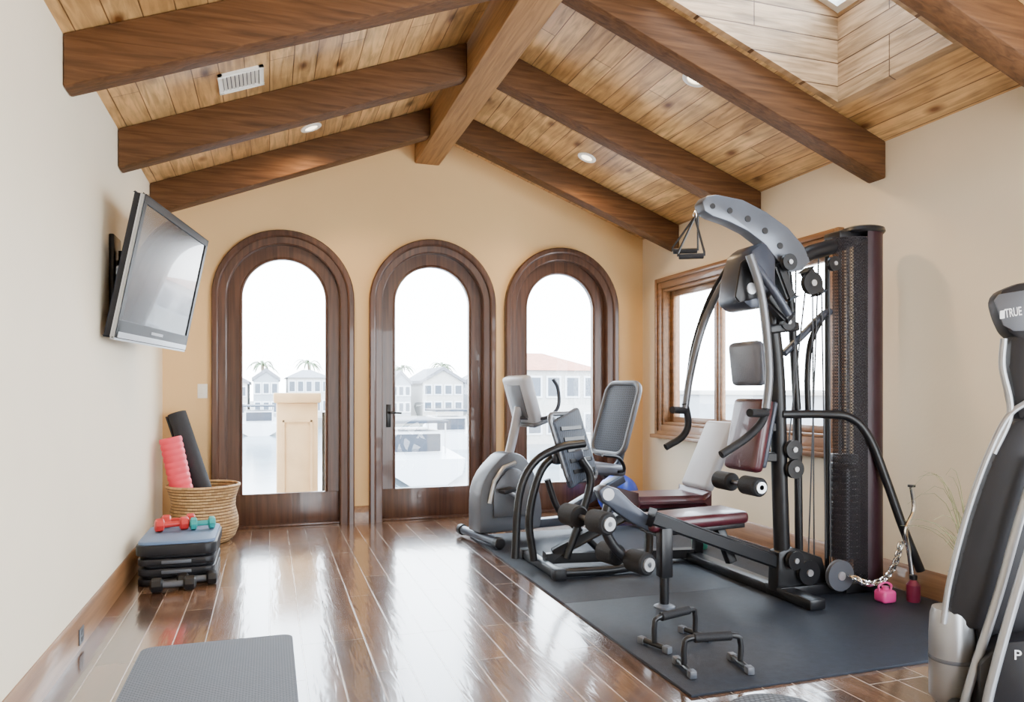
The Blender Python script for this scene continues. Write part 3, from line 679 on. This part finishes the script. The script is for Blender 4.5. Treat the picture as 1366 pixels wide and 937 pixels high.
fp = P(MB().pad(f0, f1, wa, .36, .05, .02), 'foot_platform', m_mesh)
fan = (f1-f0).normalized(); fn = fan.cross(wa).normalized()
if fn.y > 0: fn = -fn
for sgn in (-1,1):
    for k in range(5): P(MB().pad(f0+fan*(.06+.072*k)+fn*sgn*.026-wa*.13, f0+fan*(.06+.072*k)+fn*sgn*.026+wa*.13, fan, .022, .008, .002), 'grip_rib', m_black, fp)
ring = [f0+fan*b+wa*a_ for a_, b in [(p.x,p.y) for p in rrect(-.185,.185,-.005,(f1-f0).length+.005,.05)]]
P(MB().tube(ring, .015, 8, True), 'platform_edge', m_arm, fp)
P(MB().pad(Lp(735,612), Lp(775,606), YV, .12, .08, .02), 'lever_hub', m_gun)

# hanging handles
def stirrup(p, top, label):
    t = thing('cable_handle', label, 'handle', p, group='stirrup handles hung from the boom')
    p, top = V(p), V(top); w = V((.06,-.03,0))
    st_ = MB().tube([top, p-w+V((0,0,.02)), p-w], .006, 8); st_.tube([top, p+w+V((0,0,.02)), p+w], .006, 8)
    st_.build('strap', m_black, t)
    MB().cyl(p-w*.95, p+w*.95, .015, 14, .003).build('grip', m_foam, t)
    MB().tube([top+V((.011*math.cos(q*PI/6),0,.016*math.sin(q*PI/6)+.014)) for q in range(12)], .003, 6, True).build('carabiner', m_chrome, t)
stirrup(G(922,342,-.02), G(927,290,-.02), 'black stirrup handle hanging from boom tip, nearer the camera')
stirrup(G(914,335,.10), G(931,284,.03), 'black stirrup handle hanging from boom tip, behind the first one')

# push-up bars
def pushup(a, b, label):
    a, b = V(a), V(b); c = (a+b)/2; d = (b-a).normalized(); q = V((-d.y,d.x,0))
    t = thing('push_up_bar', label, 'push-up bar', (c.x,c.y,MZ), group='push-up bars on the rubber mat')
    zt = MZ+.13
    MB().tube(crv([a+V((0,0,MZ+.025)), a+V((0,0,zt-.03)), a+d*.03+V((0,0,zt)), b-d*.03+V((0,0,zt)), b+V((0,0,zt-.03)), b+V((0,0,MZ+.025))],5), .012, 12).build('frame', m_black, t)
    MB().cyl(a+d*.04+V((0,0,zt)), b-d*.04+V((0,0,zt)), .019, 16, .004).build('grip', m_foam, t)
    for e in (a, b):
        f = MB().cyl(e-q*.075+V((0,0,MZ+.018)), e+q*.075+V((0,0,MZ+.018)), .012, 12).build('foot_bar', m_black, t)
        for sg in (-1,1): MB().obox(e+q*sg*.075+V((0,0,MZ+.0155)), d*.015, q*.018, V((0,0,.0155)), .005).build('rubber_foot', m_mgrey, f)
pushup((1.585,2.62,0), (1.825,2.585,0), 'black push-up bar on the mat, nearer the camera')
pushup((1.60,2.89,0), (1.85,2.965,0), 'black push-up bar on the mat, nearer the gym post')

# chain, bar, bottles
pts = crv([W(1136,770,Y=3.27), W(1158,779,Y=3.22), W(1180,772,Y=3.21), W(1194,752,Y=3.20), W(1202,726,Y=3.19)], 5)
a = MB()
for k in range(len(pts)-1):
    p, q = pts[k], pts[k+1]; d = (q-p).normalized(); n = V((0,0,1)).cross(d).normalized(); 
    if k%2: n = d.cross(n)
    m_ = (p+q)/2
    a.tube([m_+d*math.cos(j*PI/6)*.026+n*math.sin(j*PI/6)*.014 for j in range(12)], .0052, 6, True)
tag(a.build('chain', m_chrome), 'chrome chain draped beside the weight tower base', 'chain')
kp = crv([W(1216,650,Y=3.17),W(1219,680,Y=3.17),W(1208,708,Y=3.17),W(1212,735,Y=3.17),W(1216,765,Y=3.17),W(1216,792,Y=3.17)],6)
t = thing('curl_bar', 'chrome bent cable bar standing against the right wall', 'bar', kp[-1])
MB().tube(kp, .012, 10).build('shaft', m_chrome, t)
MB().cyl(kp[0], kp[0]+V((0,0,.012)), .02, 14).build('end_cap', m_black, t)
t = thing('water_jug', 'pink plastic water jug on the mat beside the weight tower', 'jug', (3.12,3.14,MZ))
MB().box(3.075,3.165,3.10,3.18,MZ,.08,.018,3).build('body', m_pink, t); MB().cyl((3.12,3.14,.08),(3.12,3.14,.097),.018).build('lid', m_pink, t)
MB().tube(crv([(3.085,3.14,.071),(3.078,3.14,.10),(3.12,3.14,.117),(3.16,3.14,.10),(3.155,3.14,.071)],5), .006, 8).build('handle', m_pink, t)
t = thing('water_bottle', 'dark red bottle on the mat near the right wall', 'bottle', (3.27,3.10,MZ))
MB().lathe([(.03,0),(.035,.01),(.035,.09),(.02,.11),(.016,.12)], (3.27,3.10,MZ), seg=20).build('body', m_wine, t); MB().cyl((3.27,3.10,.13),(3.27,3.10,.155),.02,16,.003).build('cap', m_black, t)
# small items under window behind gym
t = thing('hand_weight', 'small green hand weight on the floor under the window', 'weight', (2.92,4.62,MZ))
MB().lathe([(.05,0),(.055,.01),(.055,.09),(.04,.12)], (2.92,4.62,MZ), seg=20).build('body', m_green, t); MB().tube(crv([(2.87,4.62,.11),(2.88,4.62,.17),(2.96,4.62,.17),(2.97,4.62,.11)],5), .01, 8).build('handle', m_green, t)
# grass
t = thing('potted_grass', 'thin arching grass plant in a pot beside the right wall', 'plant', (3.29,2.74,MZ))
MB().lathe([(.075,MZ),(.09,.02),(.115,.2),(.125,.24),(.115,.245),(.10,.2),(.0005,.19)], (3.29,2.74,0), seg=28, cap=False).build('pot', m_pot, t)
a = MB()
for k in range(44):
    an_ = random.uniform(0,2*PI); L_ = random.uniform(.20,.55); sp_ = random.uniform(.10,.34); bend = random.uniform(.52,.72)
    b0 = V((3.29+.05*math.cos(an_), 2.74+.05*math.sin(an_), .2))
    dr = V((math.cos(an_), math.sin(an_), 0))
    ps = [b0+dr*sp_*(q/6)**1.6+V((0,0,L_*math.sin(q/6*PI*bend))) for q in range(7)]
    ps = [V((min(p.x, XR-.03), p.y, p.z)) for p in ps]
    a.tube(ps, [.0035*(1-q/7.2) for q in range(7)], 5)
a.build('blades', m_straw, t)

# ------------------------------------------------------------------ cross trainer at right edge
P0 = W(1345,400,D=2.62); EN = V((-.6,-.8,0)); EX = V((.8,-.6,0))
def E(px, py, off=0):
    u = (px-683)/F; v = (HY-py)/F; d = V((s_+c_*u, c_-s_*u, v)); o = V((0,0,H))
    k = (P0+EN*off-o).dot(EN)/d.dot(EN); return o+d*k
e = thing('cross_trainer', 'tall black and silver cross trainer cut off by the right edge', 'cross trainer', (2.35,1.95,0))
Q = lambda mb, n, m, p=None: mb.build(n, m, p or e)
shd = crv([E(1259,828),E(1268,775),E(1290,690),E(1316,615),E(1344,562)],4)+[E(1385,548),E(1425,575),E(1440,700),E(1440,930),E(1300,930),E(1298,834)]
S = Q(MB().prism(shd, EN*.13, .012), 'shroud', m_blackp)
for off in (.068,-.068):
    Q(MB().tube(crv([E(1258,832,off),E(1267,775,off),E(1289,690,off),E(1315,615,off),E(1343,558,off),E(1372,535,off)],6), .010, 10), 'edge_rail', m_silv)
Q(MB().tube(crv([E(1385,610,.12),E(1358,700,.12),E(1330,800,.12),E(1296,905,.12),E(1285,945,.12)],6), .015, 12), 'pedal_arm', m_silv)
Q(MB().tube(crv([E(1400,650,.18),E(1372,740,.18),E(1345,830,.18),E(1322,915,.18),E(1315,950,.18)],6), .016, 12), 'pedal_arm', m_silv)
cpos = E(1270,880,.0)
hs = Q(MB().lathe([(.06,.0),(.074,.02),(.075,.24),(.071,.31),(.064,.335),(.03,.342)], (cpos.x,cpos.y,.02), seg=32), 'roller_housing', m_silv)
Q(MB().lathe([(.0755,0),(.077,.004),(.077,.010),(.0755,.014)], (cpos.x,cpos.y,.17), seg=32, cap=False), 'housing_seam', m_mgrey, hs)
bb_ = MB().prism([E(1300,880,.10),E(1330,850,.10),E(1440,840,.10),E(1440,990,.10),E(1300,990,.10)], EN*.12, .015)
BS = Q(bb_, 'base_cover', m_blackp)
for sg in (-.2,.2):
    pA = V((cpos.x,cpos.y,.035))-EN*sg
    Q(MB().tube([pA, pA+EX*.9], .035, 12), 'floor_rail', m_silv)
for k in (0.0,.85):
    pA = V((cpos.x,cpos.y,.03))+EX*k
    Q(MB().tube([pA-EN*.25, pA+EN*.25], .03, 12), 'stabilizer', m_blackp)
colm = [E(1340,455),E(1352,440),E(1385,440),E(1400,560),E(1352,562),E(1345,530),E(1338,490)]
Q(MB().prism(colm, EN*.12, .02), 'column', m_blackp)
Q(MB().tube(crv([E(1339,452,.065),E(1337,490,.065),E(1347,535,.065),E(1345,562,.065),E(1325,605,.065)],6), .011, 10), 'column_trim', m_silv)
cons = [E(1322,402),E(1329,389),E(1350,381),E(1400,374),E(1430,376),E(1430,452),E(1352,455),E(1338,446),E(1328,425)]
CN = Q(MB().prism(cons, EN*.13, .016), 'console', m_blackp)
Q(MB().prism([E(1326,401,.066),E(1332,393,.066),E(1400,382,.066),E(1420,440,.066),E(1352,442,.066),E(1338,434,.066)], EN*.008, .002), 'console_face', m_mgrey, CN)
def lettering(s, pos, ex, ey, size, m, parent):
    cu = bpy.data.curves.new('t', 'FONT'); cu.body = s; cu.size = 1; cu.extrude = .02; cu.offset = .01
    o = bpy.data.objects.new('t', cu); C.objects.link(o); bpy.context.view_layer.update()
    me = bpy.data.meshes.new_from_object(o.evaluated_get(bpy.context.evaluated_depsgraph_get()))
    bpy.data.objects.remove(o); n = V(ex).cross(V(ey)).normalized()
    mb = MB(); mb.bm.from_mesh(me); bpy.data.meshes.remove(me)
    M3 = Matrix((V(ex)*size, V(ey)*size, n*size)).transposed()
    for v in mb.bm.verts: v.co = M3 @ v.co + V(pos)
    return mb.build('lettering', m, parent, recalc=False)
exs = (EX+V((0,0,.16))).normalized()
lettering('TRUE', E(1341,424,.071), exs*.50, V((-.08,.06,1)).normalized(), .042, m_boat, CN)
Q(MB().obox(E(1337,420,.071), exs*.007, V((0,0,.014)), EN*.002), 'emblem', m_boat, CN)
lettering('P', E(1352,880,.163), EX, V((0,0,1)), .046, m_boat, BS)

# ------------------------------------------------------------------ outside
struct(MB().box(-3,6.4,YB+.15,8.15,-.14,-.03).build('balcony_floor', m_tile, origin=Z0))
t = thing('balcony_pillar', 'tan stucco balcony pillar with flat cap outside the left door', 'pillar', (.28,7.85,-.03))
MB().box(.065,.46,7.66,8.06,-.03,1.02,.01).build('shaft', m_stucco, t)
MB().box(.035,.49,7.63,8.09,1.02,1.12,.015).build('cap', m_stucco, t)
a = MB()
for (x0,x1,z0,z1) in ((.12,.14,.1,.85),(.385,.405,.1,.85),(.12,.405,.83,.85)): a.box(x0,x1,7.648,7.662,z0,z1)
a.build('panel_moulding', m_stucco, t)
t = thing('glass_railing', 'frameless glass balcony railing with slim dark posts outside the doors', 'railing', (2,7.85,-.03))
for x0, x1 in ((.62,1.95),(2.0,3.3),(3.35,4.65),(-1.2,-.06)): MB().box(x0,x1,7.85,7.858,.03,.98).build('glass_panel', m_glass, t)
for x in (.53,3.325): MB().box(x-.018,x+.018,7.835,7.872,-.03,.92,.004).build('post', m_black, t)
WZ = -1.6
struct(MB().box(-60,140,8.3,160,WZ-.2,WZ).build('water_surface', m_water, origin=Z0))
struct(MB().box(-60,140,58,160,WZ,WZ+.7).build('far_bank', m_land, origin=Z0))
t = thing('boundary_wall', 'low grey boundary wall outside the right window', 'wall', (6.6,8,WZ))
MB().box(6.5,6.7,2.5,13,WZ,1.08,.01).build('wall_face', m_hgrey, t)
MB().box(6.45,6.75,2.45,13.05,1.08,1.15,.01).build('coping', m_hwall, t)
def house(px0, px1, ye, ya, Y, dep, wm, rm, label, floors=2, cols=3, hip=False):
    p0, p1 = W(px0,ye,Y=Y), W(px1,ye,Y=Y); x0, x1, ze = p0.x, p1.x, p0.z; za = W((px0+px1)/2,ya,Y=Y).z; zb = WZ+(.7 if Y > 58 else 0)
    t = thing('house', label, 'house', ((x0+x1)/2, Y, zb), group='houses across the water')
    MB().prism([(x0,Y,zb),(x1,Y,zb),(x1,Y,ze),((x0+x1)/2,Y,za if not hip else ze),(x0,Y,ze)], (0,dep,0), center=False).build('walls', wm, t)
    o = .06*(x1-x0); th = .25; xm = (x0+x1)/2
    r_ = MB()
    if hip:
        bm = r_.bm; b = [bm.verts.new(q) for q in ((x0-o,Y-o,ze),(x1+o,Y-o,ze),(x1+o,Y+dep+o,ze),(x0-o,Y+dep+o,ze))]; tt = [bm.verts.new(q) for q in ((xm-.12*(x1-x0),Y+dep/2,za),(xm+.12*(x1-x0),Y+dep/2,za))]
        bm.faces.new(b); bm.faces.new((b[0],b[1],tt[1],tt[0])); bm.faces.new((b[1],b[2],tt[1])); bm.faces.new((b[2],b[3],tt[0],tt[1])); bm.faces.new((b[3],b[0],tt[0]))
    else:
        k = (za-ze)/(xm-x0)
        r_.prism([(x0-o,Y-o,ze-k*o),(xm,Y-o,za),(x1+o,Y-o,ze-k*o),(x1+o,Y-o,ze-k*o+th),(xm,Y-o,za+th*1.2),(x0-o,Y-o,ze-k*o+th)], (0,dep+2*o,0), center=False)
    r_.build('roof', rm, t)
    for f in range(floors):
        for c in range(cols):
            cx = x0+(x1-x0)*(c+.5)/cols; ww = (x1-x0)/cols*.3; h0 = (ze-zb)/floors; z0 = zb+h0*(f+.3); 
            wf = MB().box(cx-ww-.1,cx+ww+.1,Y-.06,Y-.01,z0-.1,z0+h0*.5+.1).build('window_frame', m_boat, t)
            MB().box(cx-ww,cx+ww,Y-.09,Y-.05,z0,z0+h0*.5).build('pane', m_hwin, wf)
house(338,372,507,496,60,8,m_hgrey,m_hroof,'grey waterfront house left of the pillar, seen through left door')
house(384,440,504,492,62,8,m_hwall,m_hroof,'pale waterfront house above the pillar, seen through left door',cols=5,hip=True)
house(290,330,512,502,60,8,m_hwall,m_hroof,'low pale house behind the left door frame')
house(522,548,512,499,60,8,m_hgrey,m_hroof,'grey waterfront house at left in the middle door')
house(564,618,510,494,60,8,m_hwall,m_hroof,'pale gabled waterfront house at right in the middle door',cols=4)
house(645,695,508,494,60,8,m_hgrey,m_hroof,'grey waterfront house hidden between the middle and right doors')
house(700,800,494,466,36,9,m_hwall,m_rroof,'large house with terracotta roof seen through the right door',cols=4,hip=True)
def boat(px, py, Lb, beam, label):
    p = W(px, py, Z=WZ); t = thing('boat', label, 'boat', (p.x,p.y,WZ), group='boats moored in the harbour')
    mb = MB(); bm = mb.bm; rings = []
    for k in range(11):
        q = k/10; b = beam/2*(1-.95*max(0,(q-.45)/.55)**1.8); zt = .75+.35*q
        rings.append([bm.verts.new((p.x+sx*b, p.y+Lb*q, WZ+zz)) for sx, zz in ((-1,zt),(-.92,.3),(-.5,.0),(.5,.0),(.92,.3),(1,zt))])
    for A, Bq in zip(rings, rings[1:]):
        for k in range(6): bm.faces.new((A[k],A[(k+1)%6],Bq[(k+1)%6],Bq[k]))
    bm.faces.new(rings[0]); bm.faces.new(rings[-1][::-1]); mb.build('hull', m_boat, t)
    h = beam*.36
    MB().box(p.x-h,p.x+h,p.y+Lb*.25,p.y+Lb*.65,WZ+.7,WZ+1.5,.08).build('cabin', m_boat, t)
    MB().box(p.x-h*.9,p.x+h*.9,p.y+Lb*.25-.03,p.y+Lb*.6,WZ+.85,WZ+1.4,.03).build('cabin_window', m_boatd, t)
    MB().box(p.x-h*1.1,p.x+h*1.1,p.y+Lb*.18,p.y+Lb*.62,WZ+1.75,WZ+1.85,.04).build('canopy', m_boatd, t)
    for sx in (-1,1):
        for q in (.2,.6): MB().cyl((p.x+sx*h,p.y+Lb*q,WZ+.8),(p.x+sx*h,p.y+Lb*q,WZ+1.76),.025,8).build('canopy_post', m_steel, t)
boat(572,648,6.5,2.2,'white motor boat with dark canopy moored beyond the middle door')
boat(345,582,7,2.4,'white motor boat on the water left of the pillar')
boat(612,600,6,2.2,'white motor boat farther off, at right in the middle door')
def palm(px, ytop, Y, label):
    b = W(px, ytop, Y=Y); t = thing('palm_tree', label, 'palm tree', (b.x,Y,WZ+.7), group='palm trees across the water')
    MB().tube(crv([(b.x,Y,WZ+.7),(b.x+.15,Y,b.z*.5),(b.x,Y,b.z)],5), .16, 8).build('trunk', m_trunk, t)
    a = MB()
    for k in range(16):
        an_ = 2*PI*k/16+random.uniform(-.1,.1); L_ = random.uniform(1.3,1.8); up = random.uniform(.1,.9)
        ps = [V((b.x+math.cos(an_)*L_*q/5, Y+math.sin(an_)*L_*q/5, b.z+up*math.sin(q/5*PI*.6)-1.1*(q/5)**2.2)) for q in range(6)]
        a.tube(ps, [.05,.14,.17,.14,.09,.02], 5, flat=.2)
    a.build('fronds', m_palm, t)
palm(350,488,78,'palm tree left of the pillar, behind the grey house'); palm(412,486,80,'palm tree over the pale house right of the pillar'); palm(590,489,80,'palm tree behind the gabled house in the middle door'); palm(535,493,78,'palm tree behind the grey house in the middle door')

# ------------------------------------------------------------------ world, camera
wd = bpy.data.worlds.new('World'); bpy.context.scene.world = wd; wd.use_nodes = True; nt = wd.node_tree
bg = nt.nodes['Background']; tcn = nt.nodes.new('ShaderNodeTexCoord'); sp = nt.nodes.new('ShaderNodeSeparateXYZ'); nt.links.new(tcn.outputs['Generated'], sp.inputs[0])
nt.links.new(ramp(nt, sp.outputs[2], (.91,.96,1,1), (.68,.84,1,1), .0, .7), bg.inputs[0]); bg.inputs[1].default_value = 19
cam = bpy.data.cameras.new('Camera'); co = bpy.data.objects.new('Camera', cam); C.objects.link(co)
co.location = (0,0,H); co.rotation_euler = (PI/2, 0, -TH)
cam.sensor_width = 36; cam.lens = 36*F/1366; cam.shift_y = (HY-468.5)/1366; cam.clip_start = .05; cam.clip_end = 500
bpy.context.scene.camera = co
